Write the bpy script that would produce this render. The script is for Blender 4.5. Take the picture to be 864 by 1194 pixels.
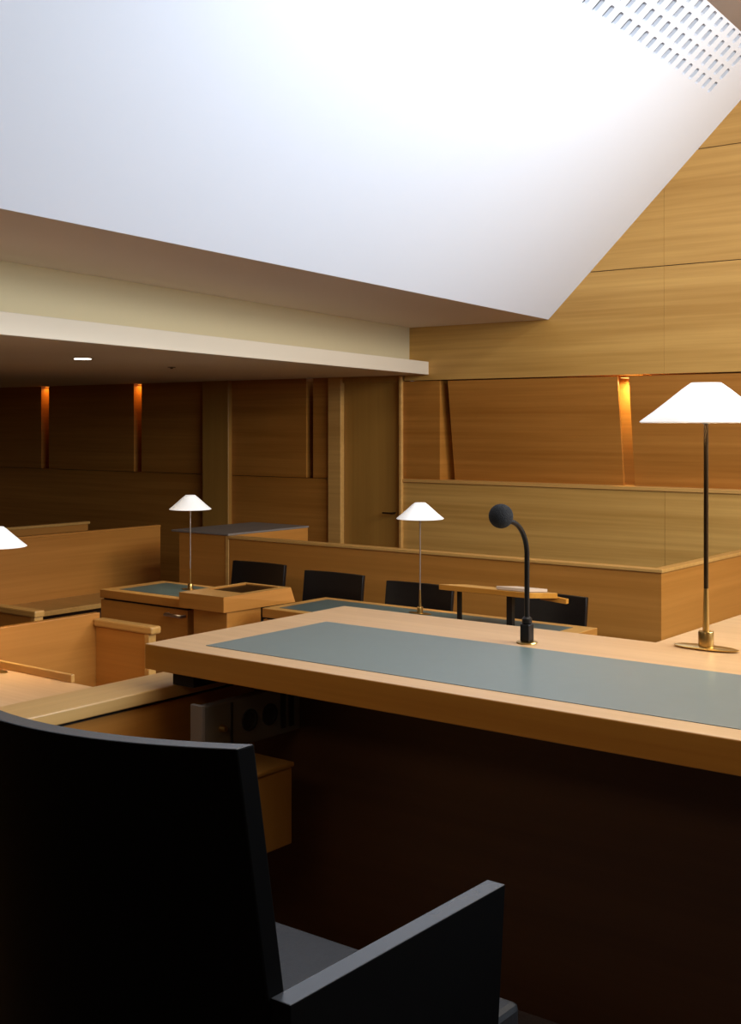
import bpy, bmesh, math, random
from mathutils import Vector, Matrix
random.seed(4)
for o in list(bpy.data.objects): bpy.data.objects.remove(o)
S = bpy.context.scene
COL = S.collection
E = 1.86                      # eye height above the courtroom floor; heights below are written relative to it

# ------------------------------------------------------------------ camera
cam = bpy.data.cameras.new('camera'); camo = bpy.data.objects.new('camera', cam); COL.objects.link(camo)
camo.location = (0, 0, E)
camo.rotation_euler = (math.radians(90), 0, math.radians(37.87))
cam.sensor_width = 36; cam.lens = 36*1425/1194; cam.shift_y = -102/1194; cam.clip_start = .05
S.camera = camo

# ------------------------------------------------------------------ world, lights, exposure
w = bpy.data.worlds.new('world'); S.world = w; w.use_nodes = True
w.node_tree.nodes['Background'].inputs[0].default_value = (.8, .87, 1, 1)
w.node_tree.nodes['Background'].inputs[1].default_value = .3
S.view_settings.view_transform = 'Standard'; S.view_settings.look = 'None'
S.view_settings.gamma = 1; S.view_settings.use_curve_mapping = False
S.view_settings.exposure = 0.0

def area(name, loc, target, sx, sy, power, col, spread=180):
    l = bpy.data.lights.new(name, 'AREA'); l.shape = 'RECTANGLE'; l.size = sx; l.size_y = sy
    l.energy = power; l.color = col; l.spread = math.radians(spread)
    o = bpy.data.objects.new(name, l); COL.objects.link(o); o.location = loc
    d = (Vector(target)-Vector(loc)).normalized()
    if abs(d.z) < .95 and sx > sy: zz = -d; xx = Vector((0, 1, 0)) if abs(d.x) > abs(d.y) else Vector((1, 0, 0)); yy = zz.cross(xx).normalized(); xx = yy.cross(zz); o.rotation_euler = Matrix((xx, yy, zz)).transposed().to_euler()
    else: o.rotation_euler = d.to_track_quat('-Z', 'Y').to_euler()
    return o
# daylight entering by the high side window and by the rooflight over the bench, plus added fills
area('window_daylight', (1.65, 4.6, 3.0), (-3.5, 5.2, 3.2), 4.4, 1.3, 250, (.66, .83, 1))
area('added_side_fill', (-.1, 6.9, E+1.55), (-3.2, 7.1, E+.9), 1.7, .9, 60, (1, .93, .84), 130)  # added fill for upper wall and slope; the room has no light well
area('added_slope_fill', (-1.5, 4.4, E+2.05), (-4.0, 4.9, E+1.4), 3.0, .3, 34, (.86, .92, 1), 140)  # added fill strip, brightens the top of the sloping ceiling
area('rooflight_daylight', (-.2, 2.6, 3.98), (-.6, 3.0, 0), 2.4, 2.6, 50, (1, .95, .88))

area('added_rear_fill', (-.3, -2.2, 3.6), (-1, 3, 1.0), 2.0, .5, 12, (1, .80, .58))  # added warm fill from behind, lifts the bench front edge

# ------------------------------------------------------------------ materials
def mat(name):
    m = bpy.data.materials.new(name); m.use_nodes = True
    return m, m.node_tree.nodes, m.node_tree.links, m.node_tree.nodes['Principled BSDF']
def wood(name, c1, c2, grain, rough=.42, coat=.0, amp=.5, fine=1.0):
    m, n, l, b = mat(name)
    tc = n.new('ShaderNodeTexCoord'); geo = n.new('ShaderNodeNewGeometry')
    mp = n.new('ShaderNodeMapping')
    base = {'x': (.9, 38, 38), 'y': (38, .9, 38), 'z': (38, 38, .9), 'h': (.7, .7, 30)}[grain]
    mp.inputs['Scale'].default_value = tuple(v*fine for v in base)
    l.new(geo.outputs['Position'], mp.inputs['Vector'])
    a = n.new('ShaderNodeTexNoise'); a.inputs['Scale'].default_value = 1; a.inputs['Detail'].default_value = 6; a.inputs['Roughness'].default_value = .6
    l.new(mp.outputs[0], a.inputs['Vector'])
    mp2 = n.new('ShaderNodeMapping'); mp2.inputs['Scale'].default_value = tuple(v*.18 for v in base)
    l.new(geo.outputs['Position'], mp2.inputs['Vector'])
    a2 = n.new('ShaderNodeTexNoise'); a2.inputs['Scale'].default_value = 1; a2.inputs['Detail'].default_value = 3
    l.new(mp2.outputs[0], a2.inputs['Vector'])
    mx = n.new('ShaderNodeMath'); mx.operation = 'ADD'
    l.new(a.outputs['Fac'], mx.inputs[0]); l.new(a2.outputs['Fac'], mx.inputs[1])
    r = n.new('ShaderNodeMapRange'); r.inputs['From Min'].default_value = 1-amp*.6; r.inputs['From Max'].default_value = 1+amp*.6
    l.new(mx.outputs[0], r.inputs['Value'])
    cr = n.new('ShaderNodeMix'); cr.data_type = 'RGBA'
    cr.inputs['A'].default_value = (*c1, 1); cr.inputs['B'].default_value = (*c2, 1)
    l.new(r.outputs[0], cr.inputs['Factor']); l.new(cr.outputs['Result'], b.inputs['Base Color'])
    bp = n.new('ShaderNodeBump'); bp.inputs['Strength'].default_value = .04; bp.inputs['Distance'].default_value = .01
    l.new(a.outputs['Fac'], bp.inputs['Height']); l.new(bp.outputs[0], b.inputs['Normal'])
    b.inputs['Roughness'].default_value = rough
    b.inputs['Coat Weight'].default_value = coat; b.inputs['Coat Roughness'].default_value = .2
    return m
def plain(name, c, rough=.5, metal=0, noise=.06, scale=12, bump=0):
    m, n, l, b = mat(name)
    tc = n.new('ShaderNodeTexCoord'); a = n.new('ShaderNodeTexNoise'); a.inputs['Scale'].default_value = scale; a.inputs['Detail'].default_value = 5
    l.new(tc.outputs['Object'], a.inputs['Vector'])
    cr = n.new('ShaderNodeMix'); cr.data_type = 'RGBA'
    cr.inputs['A'].default_value = (*[v*(1-noise) for v in c], 1); cr.inputs['B'].default_value = (*[min(1, v*(1+noise)) for v in c], 1)
    l.new(a.outputs['Fac'], cr.inputs['Factor']); l.new(cr.outputs['Result'], b.inputs['Base Color'])
    b.inputs['Roughness'].default_value = rough; b.inputs['Metallic'].default_value = metal
    if bump:
        bp = n.new('ShaderNodeBump'); bp.inputs['Strength'].default_value = bump; bp.inputs['Distance'].default_value = .01
        l.new(a.outputs['Fac'], bp.inputs['Height']); l.new(bp.outputs[0], b.inputs['Normal'])
    return m
def emit(name, c, s):
    m, n, l, b = mat(name)
    b.inputs['Base Color'].default_value = (*c, 1); b.inputs['Emission Color'].default_value = (*c, 1); b.inputs['Emission Strength'].default_value = s
    return m

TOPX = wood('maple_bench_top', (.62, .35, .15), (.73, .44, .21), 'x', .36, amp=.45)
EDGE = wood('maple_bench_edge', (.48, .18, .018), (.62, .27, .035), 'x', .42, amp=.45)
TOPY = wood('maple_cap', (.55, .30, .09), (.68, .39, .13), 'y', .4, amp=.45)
WALL = wood('maple_wall_panel', (.46, .235, .048), (.66, .375, .10), 'h', .45, amp=.5)
ALC = wood('maple_dim_panel', (.33, .115, .012), (.49, .20, .034), 'h', .45, amp=.5)  # wall maple made redder and darker: dim warm light put into the colour
BAR = wood('maple_partition_panel', (.39, .145, .018), (.54, .22, .040), 'h', .42, amp=.6)
VERT = wood('maple_vertical_veneer', (.34, .155, .026), (.44, .22, .042), 'z', .42, amp=.6, fine=.5)
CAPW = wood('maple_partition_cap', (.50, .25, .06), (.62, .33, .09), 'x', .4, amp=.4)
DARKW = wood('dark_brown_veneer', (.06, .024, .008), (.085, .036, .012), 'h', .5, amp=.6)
GREEN = plain('grey_green_leather_inlay', (.18, .225, .212), .28, noise=.05, scale=30)
GREEND = plain('dark_green_leather_inlay', (.075, .115, .11), .4, noise=.1, scale=20)
WHITE = plain('white_plaster', (.77, .81, .89), .8, noise=.01, scale=2)
TAUPE = plain('dark_taupe_plaster', (.40, .31, .25), .8, noise=.02, scale=2)
CREAM = plain('cream_plaster', (.72, .59, .35), .8, noise=.02, scale=2)
SLABM = plain('off_white_plaster', (.76, .66, .51), .8, noise=.02, scale=2)
SOFF = plain('taupe_plaster', (.78, .69, .63), .8, noise=.02, scale=2)
BLACK = plain('black_lacquer', (.003, .0025, .0022), .24, noise=.2, scale=3)
MATTE = plain('chair_black_body', (.0013, .0010, .0009), .65, noise=.2, scale=40)  # same chair black without the sheen, for all but its upward faces
MATTE.node_tree.nodes['Principled BSDF'].inputs['Specular IOR Level'].default_value = .05
TOPSHEEN = plain('painted_top_sheen', (.052, .056, .064), .27, noise=.15, scale=8)  # reflected light painted as grey gloss on the chair's upward faces
BLACKL = plain('black_leather', (.005, .0042, .004), .36, noise=.2, scale=60, bump=.1)
SEATM = plain('charcoal_seat_leather', (.012, .012, .0135), .5, noise=.15, scale=60, bump=.1)
FOAM = plain('black_foam', (.014, .015, .018), .9, noise=.4, scale=400, bump=.6)
BLKM = plain('black_metal', (.02, .017, .015), .35, metal=.6, noise=.1)
BRASS = plain('brass', (.62, .40, .13), .28, metal=1, noise=.08)
DBRASS = plain('dark_bronze', (.09, .055, .025), .32, metal=.9, noise=.1)
STEEL = plain('brushed_steel', (.62, .58, .53), .3, metal=1, noise=.05)
GREYL = plain('grey_laminate', (.21, .175, .145), .5, noise=.1)
RAIL = plain('grey_metal_trunking', (.16, .14, .11), .5, metal=.3, noise=.06)
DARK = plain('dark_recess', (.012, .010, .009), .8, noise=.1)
CARPET = plain('grey_brown_carpet', (.16, .13, .12), .95, noise=.3, scale=150, bump=.5)
SLOTM = plain('grey_grille_backing', (.055, .053, .05), .8, noise=.05)
PAPER = plain('cream_paper', (.62, .46, .32), .7, noise=.03)
GLOWO = emit('concealed_lamp_amber', (1, .40, .03), 1.0)
GLOWY = emit('concealed_lamp_yellow', (1, .62, .16), 1.6)
GLOWW = emit('downlight_lens', (1, .9, .75), 12)
BULB = emit('bulb_glass', (1, .93, .82), 25)
def shade_mat():
    m, n, l, b = mat('white_glass_shade')
    b.inputs['Base Color'].default_value = (.93, .91, .88, 1); b.inputs['Roughness'].default_value = .35
    b.inputs['Emission Color'].default_value = (1, .965, .92, 1); b.inputs['Emission Strength'].default_value = .33
    tr = n.new('ShaderNodeBsdfTranslucent'); tr.inputs[0].default_value = (.95, .92, .88, 1)
    mx = n.new('ShaderNodeMixShader'); mx.inputs[0].default_value = .025
    l.new(b.outputs[0], mx.inputs[1]); l.new(tr.outputs[0], mx.inputs[2])
    l.new(mx.outputs[0], n['Material Output'].inputs['Surface'])
    return m
SHADE = shade_mat()

# ------------------------------------------------------------------ helpers
def box(bm, x0, x1, y0, y1, z0, z1, rel=True):
    """axis box; z relative to the eye height when rel"""
    o = E if rel else 0
    v = [bm.verts.new((x, y, z+o)) for z in (z0, z1) for y in (y0, y1) for x in (x0, x1)]
    for f in ((0, 2, 3, 1), (4, 5, 7, 6), (0, 1, 5, 4), (2, 6, 7, 3), (0, 4, 6, 2), (1, 3, 7, 5)):
        bm.faces.new([v[i] for i in f])
    return v
def prism(bm, pts, z0, z1, rel=True):
    o = E if rel else 0
    a = [bm.verts.new((x, y, z0+o)) for x, y in pts]; b = [bm.verts.new((x, y, z1+o)) for x, y in pts]
    n = len(pts); bm.faces.new(a[::-1]); bm.faces.new(b)
    for i in range(n): bm.faces.new((a[i], a[(i+1) % n], b[(i+1) % n], b[i]))
def hexa(bm, bot, top):
    """solid between two quads given as world points"""
    a = [bm.verts.new(p) for p in bot]; b = [bm.verts.new(p) for p in top]
    n = len(a); bm.faces.new(a[::-1]); bm.faces.new(b)
    for i in range(n): bm.faces.new((a[i], a[(i+1) % n], b[(i+1) % n], b[i]))
def tube(bm, pts, rads, seg=14, caps=True):
    pts = [Vector(p) for p in pts]
    if not hasattr(rads, '__len__'): rads = [rads]*len(pts)
    rings = []; up = Vector((0, 0, 1))
    for i, p in enumerate(pts):
        t = (pts[min(i+1, len(pts)-1)]-pts[max(i-1, 0)]).normalized()
        a = t.cross(up if abs(t.z) < .95 else Vector((1, 0, 0))).normalized()
        if i and a.dot(pa) < 0: a = -a
        if i: a = (pa-t*pa.dot(t)).normalized()
        pa = a; b = t.cross(a)
        rings.append([bm.verts.new(p+(a*math.cos(k*2*math.pi/seg)+b*math.sin(k*2*math.pi/seg))*rads[i]) for k in range(seg)])
    for r0, r1 in zip(rings, rings[1:]):
        for k in range(seg): bm.faces.new((r0[k], r0[(k+1) % seg], r1[(k+1) % seg], r1[k]))
    if caps: bm.faces.new(rings[0][::-1]); bm.faces.new(rings[-1])
def lathe(bm, prof, c=(0, 0, 0), seg=48, sx=1, sy=1, close=False):
    rings = [[bm.verts.new((c[0]+r*math.cos(k*2*math.pi/seg)*sx, c[1]+r*math.sin(k*2*math.pi/seg)*sy, c[2]+z)) for k in range(seg)] for r, z in prof]
    pr = list(zip(rings, rings[1:]))
    if close: pr.append((rings[-1], rings[0]))
    for r0, r1 in pr:
        for k in range(seg): bm.faces.new((r0[k], r0[(k+1) % seg], r1[(k+1) % seg], r1[k]))
    if not close:
        bm.faces.new(rings[0][::-1]); bm.faces.new(rings[-1])
def wloc(o):
    v = Vector((0, 0, 0))
    while o: v += o.location; o = o.parent
    return v
def obj(name, bm, m, parent=None, smooth=False, bevel=0, local=False, loc=None, material_faces=None):
    """link ONE mesh object; the mesh is given in world coordinates unless local"""
    bmesh.ops.recalc_face_normals(bm, faces=bm.faces)
    if loc is not None: off = Vector(loc)
    elif parent: off = Vector((0, 0, 0))
    else:
        xs = [v.co for v in bm.verts]; off = Vector(((min(c.x for c in xs)+max(c.x for c in xs))/2, (min(c.y for c in xs)+max(c.y for c in xs))/2, min(c.z for c in xs)))
    if not local: bmesh.ops.translate(bm, verts=bm.verts, vec=-(off+(wloc(parent) if parent else Vector((0, 0, 0)))))
    me = bpy.data.meshes.new(name); bm.to_mesh(me); bm.free()
    mats = m if isinstance(m, (list, tuple)) else [m]
    for q in mats: me.materials.append(q)
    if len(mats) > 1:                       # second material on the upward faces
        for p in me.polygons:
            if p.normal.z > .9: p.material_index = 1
    if smooth:
        for p in me.polygons: p.use_smooth = True
        try: me.set_sharp_from_angle(angle=math.radians(40))
        except Exception: pass
    o = bpy.data.objects.new(name, me); COL.objects.link(o)
    o.location = off
    if parent: o.parent = parent
    if bevel:
        md = o.modifiers.new('edge', 'BEVEL'); md.width = bevel; md.segments = 2; md.limit_method = 'ANGLE'
    return o
def thing(name, label, cat, loc, group=None, rz=0):
    o = bpy.data.objects.new(name, None); COL.objects.link(o); o.location = loc; o.rotation_euler = (0, 0, rz); o.empty_display_size = .1
    o['label'] = label; o['category'] = cat
    if group: o['group'] = group
    return o
def tag(o, label, cat, group=None):
    o['label'] = label; o['category'] = cat
    if group: o['group'] = group
    return o
def struct(name, bm, m, label, cat, parent=None, bevel=0):
    o = obj(name, bm, m, parent, bevel=bevel)
    if not parent: o['kind'] = 'structure'; o['label'] = label; o['category'] = cat
    return o
def NB(): return bmesh.new()
def qbox(*a, **k):
    bm = NB(); box(bm, *a, **k); return bm
def dup(root, loc, rz=None, label=None):
    r = root.copy(); COL.objects.link(r); r.location = loc
    if rz is not None: r.rotation_euler = (0, 0, rz)
    if label: r['label'] = label
    for ch in list(root.children):
        c = ch.copy(); COL.objects.link(c); c.parent = r
        for g in ch.children:
            d = g.copy(); COL.objects.link(d); d.parent = c
    return r

FL = -E            # courtroom floor, relative
PF = -1.27         # judge's platform floor, relative
YB = 8.40          # face of the back wall
XL, XR, YF = -12.6, 1.8, -2.4

# ------------------------------------------------------------------ structure
struct('floor', qbox(XL-.2, XR+.2, YF-.2, YB+.4, FL-.1, FL), CARPET, 'dark carpeted courtroom floor', 'floor')
struct('floor.001', qbox(-2.32, XR, YF, 2.75, FL, PF), CARPET, "raised carpeted platform floor under the judge's chair", 'floor')

# back wall : lower panels, upper panels, recess behind the acoustic panels
bm = NB(); zt = -.49
for a, b in ((-6.179, -3.80), (-3.797, XR)): box(bm, a, b, YB, YB+.3, FL, zt)
wb = struct('wall_back', bm, WALL, 'maple panelled back wall of the courtroom', 'wall')
bm = NB()                                                   # upper wall in veneer sheets with fine seams
xs = [-6.16, -3.80, -1.3, XR]; zs = [.37, 1.163, 1.983, 3.2]
for a, b in zip(xs, xs[1:]):
    for c, d in zip(zs, zs[1:]): box(bm, a+.0008, b-.0008, YB-.01, YB+.3, c+.003, d-.003)
obj('upper_panelling', bm, WALL, wb)
obj('seam_backing', qbox(-6.16, XR, YB+.004, YB+.28, .38, 3.15), DARK, wb)
obj('recess_back', qbox(-6.2, XR, YB+.22, YB+.30, -.49, .37), WALL, wb)
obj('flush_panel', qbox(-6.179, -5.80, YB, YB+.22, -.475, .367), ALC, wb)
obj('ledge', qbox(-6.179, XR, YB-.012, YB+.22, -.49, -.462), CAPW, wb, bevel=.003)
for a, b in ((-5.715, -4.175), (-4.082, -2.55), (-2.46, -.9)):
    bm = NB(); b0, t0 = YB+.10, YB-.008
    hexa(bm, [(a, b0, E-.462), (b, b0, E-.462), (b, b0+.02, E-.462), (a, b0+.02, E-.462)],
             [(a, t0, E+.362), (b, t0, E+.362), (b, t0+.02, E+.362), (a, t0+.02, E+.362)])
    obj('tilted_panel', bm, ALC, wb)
# under the low ceiling, left: upper sheets between the light slots
segs = [(XL, -11.126), (-10.991, -9.605), (-9.488, -8.56), (-8.21, -7.271), (-7.189, -6.99)]
bm = NB()
for a, b in segs: box(bm, a, b, YB, YB+.15, -.482, .43)
box(bm, XL, -6.99, YB+.16, YB+.30, -.49, .43)
for a, b in ((XL, -8.56), (-8.21, -6.99)): box(bm, a, b, YB, YB+.3, FL, -.487)
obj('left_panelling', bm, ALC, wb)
for a, b in ((-11.126, -10.991), (-9.605, -9.488)):
    o = tag(obj('slot_light', qbox(a+.004, b-.004, YB+.05, YB+.15, .408, .412), GLOWO),
        'amber slot light in the dark back wall, %s' % ('left of the pair' if a < -10 else 'right of the pair, nearer the pilaster'), 'light', 'amber slot lights')
    area('slot_lamp', ((a+b)/2, YB+.09, E+.403), ((a+b)/2, YB+.10, E-.5), b-a-.03, .07, .42, (1, .50, .09), 170)
tag(obj('slot_light', qbox(-4.17, -4.09, YB+.04, YB+.20, .350, .354), GLOWY),
    'yellow light at the top of the slot between tilted panels behind the near lamp', 'light')
area('slot_lamp', (-4.13, YB+.12, E+.342), (-4.13, YB+.14, E-.5), .07, .1, 3.6, (1, .68, .27), 170)
# pilaster
struct('trim_1', qbox(-8.56, -8.21, YB-.05, YB+.2, FL, .42), VERT, 'vertical maple pilaster on the back wall between jury wall and slot panel', 'pilaster', bevel=.008)
# door
dr = thing('door_1', 'vertical-grained maple door in the back wall under the low ceiling end', 'door', (-6.6, YB, 0)); dr['kind'] = 'structure'
obj('leaf', qbox(-6.84, -6.21, YB+.02, YB+.07, FL+.005, .37), VERT, dr)
bm = NB(); box(bm, -6.99, -6.845, YB-.03, YB+.10, FL, .42); obj('jamb', bm, CAPW, dr, bevel=.004)
obj('jamb', qbox(-6.205, -6.179, YB-.03, YB+.10, FL, .42), CAPW, dr, bevel=.004)
obj('lintel', qbox(-6.845, -6.205, YB, YB+.15, .368, .425), VERT, dr)
bm = NB(); tube(bm, [(-6.28, YB+.02, E-.76), (-6.28, YB-.04, E-.76), (-6.37, YB-.04, E-.76)], .008, 10)
obj('lever_handle', bm, DBRASS, dr, smooth=True)

# other walls
struct('wall_left', qbox(XL-.2, XL, YF, YB+.3, FL, 2.9), WALL, 'maple left wall beyond the frame', 'wall')
bm = NB()
box(bm, XR, XR+.2, YF, YB+.3, FL, .45); box(bm, XR, XR+.2, YF, YB+.3, 1.85, 3.2)
box(bm, XR, XR+.2, YF, 2.4, .45, 1.85); box(bm, XR, XR+.2, 6.8, YB+.3, .45, 1.85)
struct('wall_right', bm, WALL, 'maple right wall with high window beyond the frame', 'wall')
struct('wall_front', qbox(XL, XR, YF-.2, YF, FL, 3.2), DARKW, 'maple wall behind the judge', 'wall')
wf = thing('window_1', 'high side window with white frame in the right wall', 'window', (XR+.1, 4.6, E+.45)); wf['kind'] = 'structure'
bm = NB()
for y in (2.4, 3.85, 5.3, 6.74): box(bm, XR+.08, XR+.13, y, y+.06, .45, 1.85)
box(bm, XR+.08, XR+.13, 2.4, 6.8, .45, .5); box(bm, XR+.08, XR+.13, 2.4, 6.8, 1.8, 1.85)
obj('frame', bm, WHITE, wf)

# low ceiling: slab, its set-back fascia, taupe soffit
def along(x0, y0, k, y): return x0+(y-y0)*k
kS, kB, kW = -.2149, -.1903, -.1444
sl = lambda y: along(-5.91, YB, kS, y)
fa = lambda y: along(-6.107, YB, kB, y)
we = lambda y: along(-4.765, YB, kW, y)
bm = NB(); prism(bm, [(XL, YF), (sl(YF), YF), (sl(YB), YB), (XL, YB)], .418, .527)
c1 = struct('ceiling', bm, SLABM, 'low plaster ceiling slab over the left side of the courtroom', 'ceiling', bevel=.004)
bm = NB(); prism(bm, [(fa(YF)-.3, YF), (fa(YF), YF), (fa(YB), YB-.005), (fa(YB)-.3, YB-.005)], .529, .83)
struct('trim_2', bm, CREAM, 'set-back cream plaster fascia above the low ceiling slab', 'fascia')
bm = NB(); prism(bm, [(fa(YF)-.3, YF), (we(YF), YF), (we(YB), YB-.005), (fa(YB)-.3, YB-.005)], .82, .90)
struct('ceiling.001', bm, SOFF, 'taupe plaster soffit strip below the sloping white ceiling', 'ceiling')

# sloping white ceiling with perforated grille
E1 = Vector((-4.765, YB, .82+E)); ev = Vector((-.14291, .98974, 0)); sv = Vector((.7138, .10306, .69272)); nv = Vector((-.6856, -.0990, .7212))
def PL(e, s, n=0): return E1+ev*e+sv*s+nv*n
SK = .045
def PS(e, s, n=0): return PL(e, s+SK*(e+2.99), n)
EL, e0g, NC, pit, g0, gp, STOP = -11.1, -4.22, 25, .1385, 1.895, .11, 2.315
e1g = e0g+NC*pit; g1 = STOP
bm = NB()
def pq(a, b, c, d, fn=PL):
    vs = [bm.verts.new(p) for p in (a, b, c, d)]; bm.faces.new(vs)
eR = lambda s: -.1041*s-.002
gt = lambda e, s: s+SK*(e+2.99)
# around the grille
pq(PL(EL, 0), PL(eR(0), 0), PL(eR(gt(e1g, g0)), gt(e1g, g0)), PS(e1g, g0))
pq(PL(EL, 0), PS(e1g, g0), PS(e0g, g0), PS(EL, g0))
pq(PS(EL, g0), PS(e0g, g0), PS(e0g, g1), PS(EL, g1))
er = -.245
pq(PS(e1g, g0), PL(eR(gt(e1g, g0)), gt(e1g, g0)), PS(er, g1), PS(e1g, g1))
o = struct('ceiling.002', bm, WHITE, 'large sloping white ceiling plane rising over the courtroom', 'ceiling')
gr = thing('air_grille', 'white perforated strip of short slots along the top of the sloping white ceiling', 'grille', PS((e0g+e1g)/2, g0))
bm = NB()
for c in range(NC):
    a, b = e0g+c*pit, e0g+(c+1)*pit
    rows = [(g0+r*gp, g0+(r+1)*gp if r < 3 else STOP) for r in range(4)]
    for r, (s0, s1) in enumerate(rows):
        ia, ib = a+.041, b-.041; js, jt = s0+.012, min(s0+.012+.083, s1-.012)
        O = [(a, s0), (b, s0), (b, s1), (a, s1)]; 
        I = [(ia+.008, js), (ib-.008, js), (ib, js+.012), (ib, jt-.012), (ib-.008, jt), (ia+.008, jt), (ia, jt-.012), (ia, js+.012)]
        ov = [bm.verts.new(PS(*p)) for p in O]; iv = [bm.verts.new(PS(*p)) for p in I]; dv = [bm.verts.new(PS(p[0], p[1], .022)) for p in I]
        bm.faces.new((ov[0], ov[1], iv[1], iv[0])); bm.faces.new((ov[1], ov[2], iv[3], iv[2])); bm.faces.new((ov[1], iv[2], iv[1]))
        bm.faces.new((ov[2], ov[3], iv[5], iv[4])); bm.faces.new((ov[2], iv[4], iv[3])); bm.faces.new((ov[3], ov[0], iv[7], iv[6]))
        bm.faces.new((ov[3], iv[6], iv[5])); bm.faces.new((ov[0], iv[0], iv[7]))
        for k in range(8): bm.faces.new((iv[k], iv[(k+1) % 8], dv[(k+1) % 8], dv[k]))
obj('slotted_plate', bm, WHITE, gr)
bm = NB(); pq(PS(e0g, g0, .024), PS(e1g, g0, .024), PS(e1g, g1, .024), PS(e0g, g1, .024)); obj('backing', bm, SLOTM, gr)
# upper ceiling with the opening of the rooflight
bm = NB()
T0, T1 = PS(EL, g1), PS(er, g1)
def top(y):                       # height of the upper ceiling at y
    t = (y-T0.y)/(T1.y-T0.y); return T0.x+(T1.x-T0.x)*t, T0.z+(T1.z-T0.z)*t
def strip(xa, xb, ya, yb):
    q = []
    for (x, y) in ((xa, ya), (xb, ya), (xb, yb), (xa, yb)):
        tx, tz = top(y); q.append(((tx if x is None else x), y, tz))
    lo = [bm.verts.new(p) for p in q]; bm.faces.new(lo)
strip(None, -1.4, T0.y, T1.y); strip(1.0, XR, T0.y, T1.y); strip(-1.4, 1.0, T0.y, 1.3); strip(-1.4, 1.0, 3.9, T1.y)
struct('ceiling.003', bm, TAUPE, 'flat taupe ceiling above the sloping white plane', 'ceiling')

# ------------------------------------------------------------------ small ceiling fittings
dl = thing('downlight', 'small round recessed downlight glowing in the low ceiling slab', 'light', (-6.19, 4.99, E+.418))
bm = NB(); lathe(bm, [(.052, -.002), (.068, -.003), (.072, .004), (.052, .004)], (-6.19, 4.99, E+.418), 32, close=True); obj('rim', bm, STEEL, dl, smooth=True)
bm = NB(); lathe(bm, [(.052, -.003), (.052, .003)], (-6.19, 4.99, E+.416), 32); obj('lens', bm, GLOWW, dl)
l = bpy.data.lights.new('downlight_lamp', 'SPOT'); l.energy = 22; l.spot_size = math.radians(95); l.spot_blend = .8; l.color = (1, .75, .45); l.shadow_soft_size = .05
o = bpy.data.objects.new('downlight_lamp', l); COL.objects.link(o); o.location = (-6.19, 4.99, E+.405)
sp = thing('sprinkler', 'tiny dark sprinkler head in the low ceiling beyond the downlight', 'sprinkler', (-6.6, 6.13, E+.418))
bm = NB(); lathe(bm, [(.03, 0), (.028, -.004), (.010, -.005), (.010, -.010), (.012, -.012)], (-6.6, 6.13, E+.418), 20); obj('head', bm, DBRASS, sp, smooth=True)

# ------------------------------------------------------------------ judge's bench
jb = thing('judge_bench', "judge's long maple bench with grey-green leather inlay in the foreground", 'desk', (-.6, 2.3, E+PF))
BT, BB = -.52, -.58
bm = NB()
prism(bm, [(-2.205, 1.962), (1.3, 1.962), (1.3, 4.6), (-1.255, 4.6), (-1.255, 2.722), (-2.212, 2.722)], BB, BT)
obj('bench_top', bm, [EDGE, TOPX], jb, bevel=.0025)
obj('leather_inlay', qbox(-2.068, 1.2, 2.03, 2.47, BT-.01, BT+.0012), GREEN, jb)
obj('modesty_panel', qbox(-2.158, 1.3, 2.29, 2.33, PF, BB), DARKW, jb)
obj('side_panel', qbox(1.24, 1.3, 2.33, 4.55, PF, BB), BAR, jb)
obj('side_panel', qbox(-1.2, -1.14, 2.76, 4.55, FL, BB), BAR, jb)
obj('outer_front', qbox(-2.10, -1.2, 2.62, 2.66, PF-.0, BB), BAR, jb)
# trunking with sockets slung below the bench, along the side partition
rl = obj('power_trunking', qbox(-2.03, -2.0, 1.958, 2.288, -.755, -.642), RAIL, jb, bevel=.003)
obj('end_cap', qbox(-2.034, -1.996, 1.946, 1.957, -.760, -.637), GREYL, rl, bevel=.002)
bm = NB()
for y in (2.045,): box(bm, -2.001, -1.997, y-.003, y+.003, -.75, -.646)
obj('divider', bm, DARK, rl)
for y, w_ in ((2.105, .0), (2.175, 0)):
    bm = NB()
    pr = [(.026, 0), (.026, .004), (.02, .004), (.018, .001)]
    lathe(bm, pr, (0, 0, 0), 28)
    bmesh.ops.rotate(bm, verts=bm.verts, cent=(0, 0, 0), matrix=Matrix.Rotation(math.radians(90), 3, 'Y'))
    bmesh.ops.translate(bm, verts=bm.verts, vec=(-2.0, y, E-.698)); obj('socket', bm, DARK, rl, smooth=True)
for y in (2.222, 2.252): obj('socket', qbox(-2.001, -1.996, y-.008, y+.008, -.74, -.655), DARK, rl)
bm = NB(); tube(bm, [(-2.0, 2.012, E-.70), (-1.985, 2.012, E-.70)], [.009, .006], 14); obj('key_lock', bm, BRASS, rl, smooth=True)
# underside box
kb = thing('wooden_box', 'small plain wooden box fixed below the bench beside the side partition', 'box', (-1.98, 2.0, E-.965))
bm = NB(); box(bm, -2.10, -1.86, 1.90, 2.10, -.96, -.785); obj('body', bm, VERT, kb, bevel=.004)
obj('lid', qbox(-2.104, -1.856, 1.896, 2.104, -.784, -.772), VERT, kb, bevel=.004)

# side partition at the left end of the bench
sp_ = thing('side_partition', "low maple partition with broad flat cap left of the judge's chair", 'partition', (-2.23, 1.5, 0))
obj('panel', qbox(-2.285, -2.175, -.2, 2.70, FL, -.662), BAR, sp_)
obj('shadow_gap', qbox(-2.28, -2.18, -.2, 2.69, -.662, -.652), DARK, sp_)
obj('cap', qbox(-2.30, -2.160, -.22, 2.70, -.652, -.622), TOPY, sp_, bevel=.003)
obj('bench_support', qbox(-2.17, -2.10, 2.02, 2.70, -.622, -.582), DARK, sp_)

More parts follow.
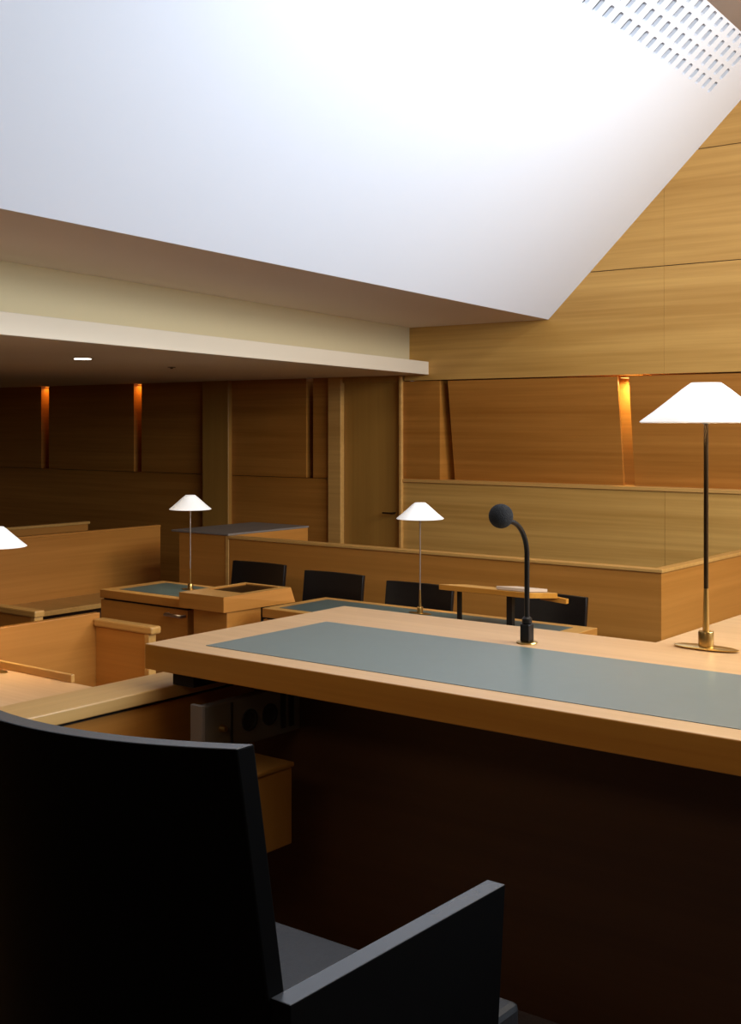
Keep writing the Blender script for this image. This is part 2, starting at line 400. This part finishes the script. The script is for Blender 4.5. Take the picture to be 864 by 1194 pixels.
# ------------------------------------------------------------------ lamps
def lamp(loc, wd, ph, label, big, group=None, power=7):
    t = thing('table_lamp', label, 'lamp', loc, group)
    loc = (loc[0], loc[1], loc[2]+.0018); t.location = loc
    x, y, z = loc
    R = wd/2
    # flat elliptical foot
    bm = NB(); lathe(bm, [(.070, 0), (.078, .001), (.078, .003), (.07, .005), (.02, .006)], loc, 48, 1, .36)
    obj('foot', bm, BRASS, t, smooth=True)
    bm = NB(); lathe(bm, [(.0165, .005), (.0175, .006), (.0175, .038), (.0165, .040)], loc, 28); ob = obj('collar', bm, BRASS, t, smooth=True)
    h = ph
    bm = NB()
    tube(bm, [(x, y, z+.04), (x, y, z+.09), (x, y, z+.14)], [.0075, .0066, .0052], 16, True)
    obj('stem_sleeve', bm, BRASS, t, smooth=True)
    bm = NB()
    tube(bm, [(x, y, z+.139), (x, y, z+h-.05), (x, y, z+h+.0)], [.0053 if big else .0042]*3, 16)
    obj('stem', bm, DBRASS if big else STEEL, t, smooth=True)
    bm = NB(); lathe(bm, [(.009, -.004), (.011, .0), (.011, .02)] if big else [(.0044, -.05), (.007, -.025), (.009, -.005), (.012, .0), (.012, .02)], (x, y, z+h), 20); obj('lamp_holder', bm, STEEL, t, smooth=True)
    # shade : shallow cone with flat crown, open below, 3 mm glass
    k = R/.151; hs = (.091 if big else .101)*k
    out = [(R, 0), (R*.985, .003*k), (R*.78, hs*.28), (R*.56, hs*.57), (R*.36, hs*.84), (R*.245, hs-.002), (R*.225, hs)]
    bm = NB()
    seg = 64
    ro = []
    for r, zz in out: ro.append([bm.verts.new((x+r*math.cos(q*2*math.pi/seg), y+r*math.sin(q*2*math.pi/seg), z+h+zz)) for q in range(seg)])
    ri = []
    for r, zz in out: ri.append([bm.verts.new((x+(r-.004)*math.cos(q*2*math.pi/seg), y+(r-.004)*math.sin(q*2*math.pi/seg), z+h+zz-.002)) for q in range(seg)])
    for R0 in (ro, ri):
        for a, b in zip(R0, R0[1:]):
            for q in range(seg): bm.faces.new((a[q], a[(q+1) % seg], b[(q+1) % seg], b[q]))
        bm.faces.new(R0[-1])
    for q in range(seg): bm.faces.new((ro[0][q], ri[0][q], ri[0][(q+1) % seg], ro[0][(q+1) % seg]))
    obj('lamp_shade', bm, SHADE, t, smooth=True)
    bm = NB(); lathe(bm, [(.006, .02), (.014, .028), (.017, .042), (.012, .055), (.004, .06)], (x, y, z+h), 20); obj('bulb', bm, BULB, t, smooth=True)
    l = bpy.data.lights.new('lamp_light', 'POINT'); l.energy = power; l.color = (1, .80, .55); l.shadow_soft_size = .02
    o = bpy.data.objects.new('lamp_light', l); COL.objects.link(o); o.parent = t; o.location = (0, 0, h+.022)
    return t
TT = -1.10           # counsel table tops
lamp((-1.123, 2.709, E+BT), .302, .524, "largest lamp, white conical shade on dark pole standing on the judge's bench", True, power=7)
lamp((-4.13, 5.78, E+TT), .277, .552, 'slim brass lamp with white shade on the counsel table left of the microphone', False, power=7)
lamp((-5.93, 5.675, E+TT), .28, .536, 'slim lamp with white shade beside the boxy lectern, on the left counsel table', False, power=7)

# ------------------------------------------------------------------ microphone on the bench
mc = thing('gooseneck_microphone', "black gooseneck microphone with ball windscreen on the judge's bench", 'microphone', (-1.49, 2.522, E+BT))
X, Y, Z = -1.49, 2.522, E+BT
bm = NB(); lathe(bm, [(.024, 0), (.025, .0015), (.024, .004), (.018, .005)], (X, Y, Z), 40); obj('base_ring', bm, BRASS, mc, smooth=True)
bm = NB(); box(bm, X-.0125, X+.0125, Y-.0125, Y+.0125, Z+.005, Z+.047, rel=False); obj('base_block', bm, BLKM, mc, bevel=.003)
bm = NB(); lathe(bm, [(.010, 0), (.012, .002), (.012, .012), (.008, .016)], (X, Y, Z+.047), 24); obj('swivel', bm, BLKM, mc, smooth=True)
bm = NB(); pts = [(X, Y, Z+.06), (X, Y, Z+.14), (X, Y, Z+.21)]
for k in range(1, 13):
    a = k/12*math.radians(97)
    pts.append((X-.008*(1-math.cos(a)), Y-.072*(1-math.cos(a)), Z+.21+.084*math.sin(a)*1.0))
tube(bm, pts, .0062, 14); obj('gooseneck', bm, BLKM, mc, smooth=True)
bm = NB(); bmesh.ops.create_icosphere(bm, subdivisions=4, radius=.0285); bmesh.ops.translate(bm, verts=bm.verts, vec=(X-.008, Y-.104, Z+.308)); obj('windscreen', bm, FOAM, mc, smooth=True)

# ------------------------------------------------------------------ chairs
def chair(loc, label, W, ZS, ZB, ZA, lean, depth, name='armchair', group=None, bowc=1.37, arms=True, m=(MATTE, TOPSHEEN), sm=SEATM):
    """faces +y in local space; origin on the floor under the middle of the backrest"""
    t = thing(name, label, 'chair', loc, group); hw = W/2
    N = 20
    yc = lambda x, z: bowc*x*x + (ZB-z)*lean
    bm = NB(); L = []
    zl = [ZS-.05, ZS+.1, (ZS+ZB)/2, ZB-.1, ZB]
    for z in zl:
        f = [bm.verts.new((-hw+W*k/N, yc(-hw+W*k/N, z), z)) for k in range(N+1)]
        b = [bm.verts.new((-hw+W*k/N, yc(-hw+W*k/N, z)-.027, z)) for k in range(N+1)]
        L.append((f, b))
    for (f0, b0), (f1, b1) in zip(L, L[1:]):
        for k in range(N):
            bm.faces.new((f0[k], f0[k+1], f1[k+1], f1[k])); bm.faces.new((b0[k+1], b0[k], b1[k], b1[k+1]))
        bm.faces.new((f0[0], f1[0], b1[0], b0[0])); bm.faces.new((f0[N], b0[N], b1[N], f1[N]))
    for (f, b), fl in ((L[0], 0), (L[-1], 1)):
        for k in range(N): bm.faces.new((f[k], f[k+1], b[k+1], b[k]))
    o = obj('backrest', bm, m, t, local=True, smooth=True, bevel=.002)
    y0 = yc(hw, ZS)-.02; y1 = y0+depth
    bm = NB(); box(bm, -hw+.01, hw-.002, y0-.02, y1, ZS-.07, ZS, rel=False); obj('seat', bm, sm, t, local=True, bevel=.01)
    if arms:
        for s in (-1, 1):
            bm = NB(); a, b = (hw-.001, hw+.028) if s > 0 else (-hw-.028, -hw+.001)
            ya, yb = y0-.036, y1-.09
            hexa(bm, [(a, ya, .0), (b, ya, 0), (b, yb-.06, 0), (a, yb-.06, 0)], [(a, ya-.0, ZA), (b, ya-.0, ZA), (b, yb, ZA), (a, yb, ZA)])
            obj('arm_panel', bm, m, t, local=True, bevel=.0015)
    else:
        for sx in (-1, 1):
            for yy in (y0-.01, y1-.03):
                bm = NB(); hexa(bm, [(sx*(hw-.03)-.014, yy-.014, 0), (sx*(hw-.03)+.014, yy-.014, 0), (sx*(hw-.03)+.014, yy+.014, 0), (sx*(hw-.03)-.014, yy+.014, 0)],
                     [(sx*(hw-.03)-.02, yy-.02, ZS-.06), (sx*(hw-.03)+.02, yy-.02, ZS-.06), (sx*(hw-.03)+.02, yy+.02, ZS-.06), (sx*(hw-.03)-.02, yy+.02, ZS-.06)])
                obj('leg', bm, m, t, local=True)
    return t
fl = E+PF
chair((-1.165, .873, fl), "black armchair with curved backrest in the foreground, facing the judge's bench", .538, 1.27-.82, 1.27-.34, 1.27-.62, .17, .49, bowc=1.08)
rz = math.pi
ch1 = chair((-6.06, 6.50, 0), 'black chair furthest left behind the counsel table, behind the boxy lectern', .51, .46, .86, .66, .12, .44, name='counsel_chair',
      group='black chairs behind the counsel tables', bowc=.45, arms=False, m=BLACKL)
ch1.rotation_euler = (0, 0, rz)
dup(ch1, (-5.25, 6.37, 0), rz, 'black chair with a pale sheen, second from the left behind the counsel table')
dup(ch1, (-4.47, 6.27, 0), rz, 'black chair directly behind the slim brass lamp at the counsel table')
dup(ch1, (-3.60, 6.36, 0), rz, 'black chair at the right end, behind the microphone and the flat-topped stand')

# ------------------------------------------------------------------ counsel tables
def table(x0, x1, y0, y1, label, inl, name='counsel_table'):
    t = thing(name, label, 'table', ((x0+x1)/2, (y0+y1)/2, 0))
    obj('table_top', qbox(x0, x1, y0, y1, TT-.055, TT), [BAR, CAPW], t, bevel=.004)
    obj('leather_inlay', qbox(*inl, TT-.01, TT+.0015), GREEND, t)
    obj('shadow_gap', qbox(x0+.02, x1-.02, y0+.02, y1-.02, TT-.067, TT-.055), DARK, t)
    obj('front_panel', qbox(x0+.006, x1-.006, y0+.006, y0+.04, FL, TT-.067), BAR, t)
    obj('side_panel', qbox(x0+.006, x0+.04, y0+.04, y1-.02, FL, TT-.067), BAR, t)
    obj('side_panel', qbox(x1-.04, x1-.006, y0+.04, y1-.02, FL, TT-.067), BAR, t)
    return t
t1 = table(-6.44, -5.60, 5.335, 5.90, 'left counsel table with dark green inlay, carrying the slim lamp', (-6.33, -5.66, 5.41, 5.83))
bm = NB(); tube(bm, [(-5.77, 5.335, E-1.20), (-5.77, 5.30, E-1.20), (-5.62, 5.30, E-1.202), (-5.62, 5.335, E-1.202)], .010, 12); obj('handle', bm, STEEL, t1, smooth=True)
table(-5.01, -3.09, 5.385, 5.975, 'right counsel table with dark green inlay behind the bench', (-4.93, -3.2, 5.45, 5.90))
# lectern between them
lc = thing('lectern', 'boxy maple lectern with black recessed top between the counsel tables', 'lectern', (-5.38, 5.55, 0))
bm = NB()
TL, BL = -1.038, -1.132
fr = [(-5.585, 5.25), (-5.2, 5.25), (-5.185, 5.84), (-5.585, 5.84)]; inn = [(-5.54, 5.46), (-5.25, 5.46), (-5.25, 5.80), (-5.54, 5.80)]
vo = [bm.verts.new((x, y, E+TL)) for x, y in fr]; vi = [bm.verts.new((x, y, E+TL)) for x, y in inn]; vb = [bm.verts.new((x, y, E+BL)) for x, y in (fr[0], fr[1], (-5.165, 5.86), (-5.585, 5.86))]; vd = [bm.verts.new((x, y, E+TL-.03)) for x, y in inn]
for k in range(4):
    j = (k+1) % 4
    bm.faces.new((vo[k], vo[j], vi[j], vi[k])); bm.faces.new((vo[k], vo[j], vb[j], vb[k])); bm.faces.new((vi[k], vi[j], vd[j], vd[k]))
bm.faces.new(vb[::-1]); bm.faces.new(vd)
obj('tray_top', bm, [BAR, CAPW], lc)
obj('writing_surface', qbox(-5.538, -5.252, 5.462, 5.798, TL-.030, TL-.006), BLACK, lc)
obj('pedestal', qbox(-5.50, -5.21, 5.29, 5.59, FL, BL), BAR, lc, bevel=.004)
# flat-topped stand on the right counsel table
st = thing('tabletop_lectern', 'flat maple-topped stand on black posts on the right counsel table', 'stand', (-3.6, 5.66, E+TT))
bm = NB()
a, b = -3.86, -3.29; yn, yf = 5.58, 5.86; zn, zf = -.885, -.915
hexa(bm, [(a, yn, E+zn-.03), (b, yn, E+zn-.03), (b+.02, yf, E+zf-.03), (a, yf, E+zf-.03)], [(a, yn, E+zn), (b, yn, E+zn), (b+.02, yf, E+zf), (a, yf, E+zf)])
obj('sloping_top', bm, [EDGE, CAPW], st, bevel=.003)
bm = NB(); hexa(bm, [(b-.09, yf, E+zf-.045), (b+.07, yf, E+zf-.055), (b+.07, yf+.03, E+zf-.055), (b-.09, yf+.03, E+zf-.045)], [(b-.09, yf, E+zf-.015), (b+.07, yf, E+zf-.03), (b+.07, yf+.03, E+zf-.03), (b-.09, yf+.03, E+zf-.015)])
obj('lower_lip', bm, EDGE, st)
obj('post', qbox(-3.765, -3.745, 5.62, 5.64, TT+.002, zn-.03), BLKM, st)
obj('post', qbox(-3.447, -3.413, 5.62, 5.65, TT+.002, zn-.03), BLKM, st)
bm = NB(); hexa(bm, [(-3.50, 5.60, E-.885), (-3.31, 5.60, E-.885), (-3.31, 5.82, E-.909), (-3.50, 5.82, E-.909)], [(-3.50, 5.60, E-.868), (-3.31, 5.60, E-.868), (-3.31, 5.82, E-.892), (-3.50, 5.82, E-.892)])
tag(obj('folder', bm, PAPER, bevel=.002), 'pale folder lying on the flat-topped stand behind the microphone', 'folder')

# ------------------------------------------------------------------ bar behind the chairs
bt = -.86
br = thing('bar_partition', 'long low maple partition behind the black chairs, turning back at its right end', 'partition', (-4.9, 6.9, 0))
obj('front_panel', qbox(-6.66, -3.09, 6.785, 6.84, FL, bt-.022), BAR, br)
obj('return_panel', qbox(-3.14, -3.09, 6.84, YB-.02, FL, bt-.022), BAR, br)
bm = NB(); prism(bm, [(-6.66, 6.775), (-3.08, 6.775), (-3.08, YB-.015), (-3.15, YB-.015), (-3.15, 6.85), (-6.66, 6.85)], bt-.022, bt)
obj('cap', bm, CAPW, br, bevel=.004)
cb = thing('cabinet', 'low maple cabinet with dark grey top at the left end of the long partition', 'cabinet', (-6.95, 7.2, 0))
obj('body', qbox(-7.215, -6.665, 6.785, 7.72, FL, bt), BAR, cb)
obj('corner_post', qbox(-6.70, -6.662, 6.78, 6.82, FL, bt-.001), CAPW, cb, bevel=.006)
obj('top', qbox(-7.30, -6.66, 6.775, 7.73, bt, bt+.016), GREYL, cb, bevel=.004)

# ------------------------------------------------------------------ jury side, far left
jr = thing('jury_bench', 'long fixed maple bench with tall back panel along the left side', 'bench', (-7.9, 5.6, 0))
obj('back_panel', qbox(-8.14, -8.09, 3.2, 7.38, FL, -.905), BAR, jr)
obj('back_cap', qbox(-8.142, -8.088, 3.19, 7.385, -.905, -.885), BAR, jr, bevel=.004)
obj('seat', qbox(-8.085, -7.60, 3.3, 6.9, -1.45, -1.41), CAPW, jr, bevel=.006)
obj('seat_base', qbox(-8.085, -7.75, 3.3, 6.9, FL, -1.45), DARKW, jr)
rp = thing('rear_partition', 'low maple partition at the far left, furthest back under the dark wall', 'partition', (-9.2, 6, 0))
obj('panel', qbox(-9.25, -9.20, 4.6, 7.48, FL, -.94), BAR, rp)
obj('cap', qbox(-9.26, -9.19, 4.59, 7.50, -.94, -.915), CAPW, rp, bevel=.004)
jp = thing('jury_partition', 'capped end partition standing before the left bench, cut by the frame edge', 'partition', (-6.3, 4.29, 0))
obj('panel', qbox(-7.4, -5.74, 4.275, 4.31, FL, -1.088), BAR, jp)
obj('cap', qbox(-7.45, -5.70, 4.26, 4.33, -1.088, -1.05), CAPW, jp, bevel=.008)
obj('end_post', qbox(-5.745, -5.71, 4.265, 4.325, FL, -1.088), CAPW, jp, bevel=.004)
# clerk's enclosure
ce = thing('clerk_side_panel', "tall plain maple side panel behind the clerk's desk, lit by the cut-off lamp", 'partition', (-5.25, 3.6, 0))
obj('panel', qbox(-5.27, -5.23, 2.2, 4.335, FL, -1.02), BAR, ce, bevel=.004)
cc = thing('clerk_end_partition', 'short maple partition with thick rounded cap in front of the left counsel table', 'partition', (-5.0, 4.32, 0))
obj('panel', qbox(-5.228, -4.83, 4.305, 4.335, FL, -1.088), BAR, cc)
obj('cap', qbox(-5.228, -4.765, 4.285, 4.355, -1.088, -1.047), CAPW, cc, bevel=.010)
obj('end_post', qbox(-4.83, -4.795, 4.295, 4.345, FL, -1.088), CAPW, cc, bevel=.004)
cd = thing('clerk_desk', "clerk's lower maple desk shining under the cut-off lamp at the left edge", 'desk', (-3.8, 3.1, 0))
DT = -1.155
bm = NB(); prism(bm, [(-5.2, 2.55), (-2.34, 2.55), (-2.34, 3.5), (-5.2, 3.5)], DT-.045, DT)
obj('desk_top', bm, [EDGE, TOPX], cd, bevel=.004)
obj('back_lip', qbox(-4.96, -4.405, 3.488, 3.508, DT, -1.118), CAPW, cd, bevel=.004)
obj('front_panel', qbox(-5.15, -2.36, 3.40, 3.44, FL, DT-.045), BAR, cd)
obj('side_panel', qbox(-5.19, -5.15, 2.6, 3.44, FL, DT-.045), BAR, cd)
obj('side_panel', qbox(-2.40, -2.36, 2.6, 3.40, FL, DT-.045), BAR, cd)
lamp((-4.891, 3.44, E+DT), .276, .583, "lamp with white shade cut by the left frame edge, on the clerk's desk", False, power=30)

# ------------------------------------------------------------------ made-up housings and hangers for the added fills outside the frame
for ln, sx, sy, lab in (('added_side_fill', 1.7, .9, 'large added fill panel near the right end of the back wall'),
                        ('added_slope_fill', 3.0, .3, 'long slim added fill panel beside the sloping white ceiling'),
                        ('added_rear_fill', 2.0, .5, "added fill panel behind the judge's chair")):
    lo = bpy.data.objects[ln]
    M = Matrix.Translation(lo.location) @ lo.rotation_euler.to_matrix().to_4x4()
    t = thing('added_fill_panel', lab, 'light', tuple(lo.location))
    bm = NB(); box(bm, -sx/2-.02, sx/2+.02, -sy/2-.02, sy/2+.02, .012, .06, rel=False)
    bmesh.ops.transform(bm, matrix=M, verts=bm.verts); obj('housing', bm, WHITE, t, bevel=.006)
    for s in (-.4, .4):
        p = M @ Vector((s*sx, 0, .05)); bm = NB(); tube(bm, [p, (p.x, p.y, top(p.y)[1])], .006, 8); obj('hanger', bm, STEEL, t)
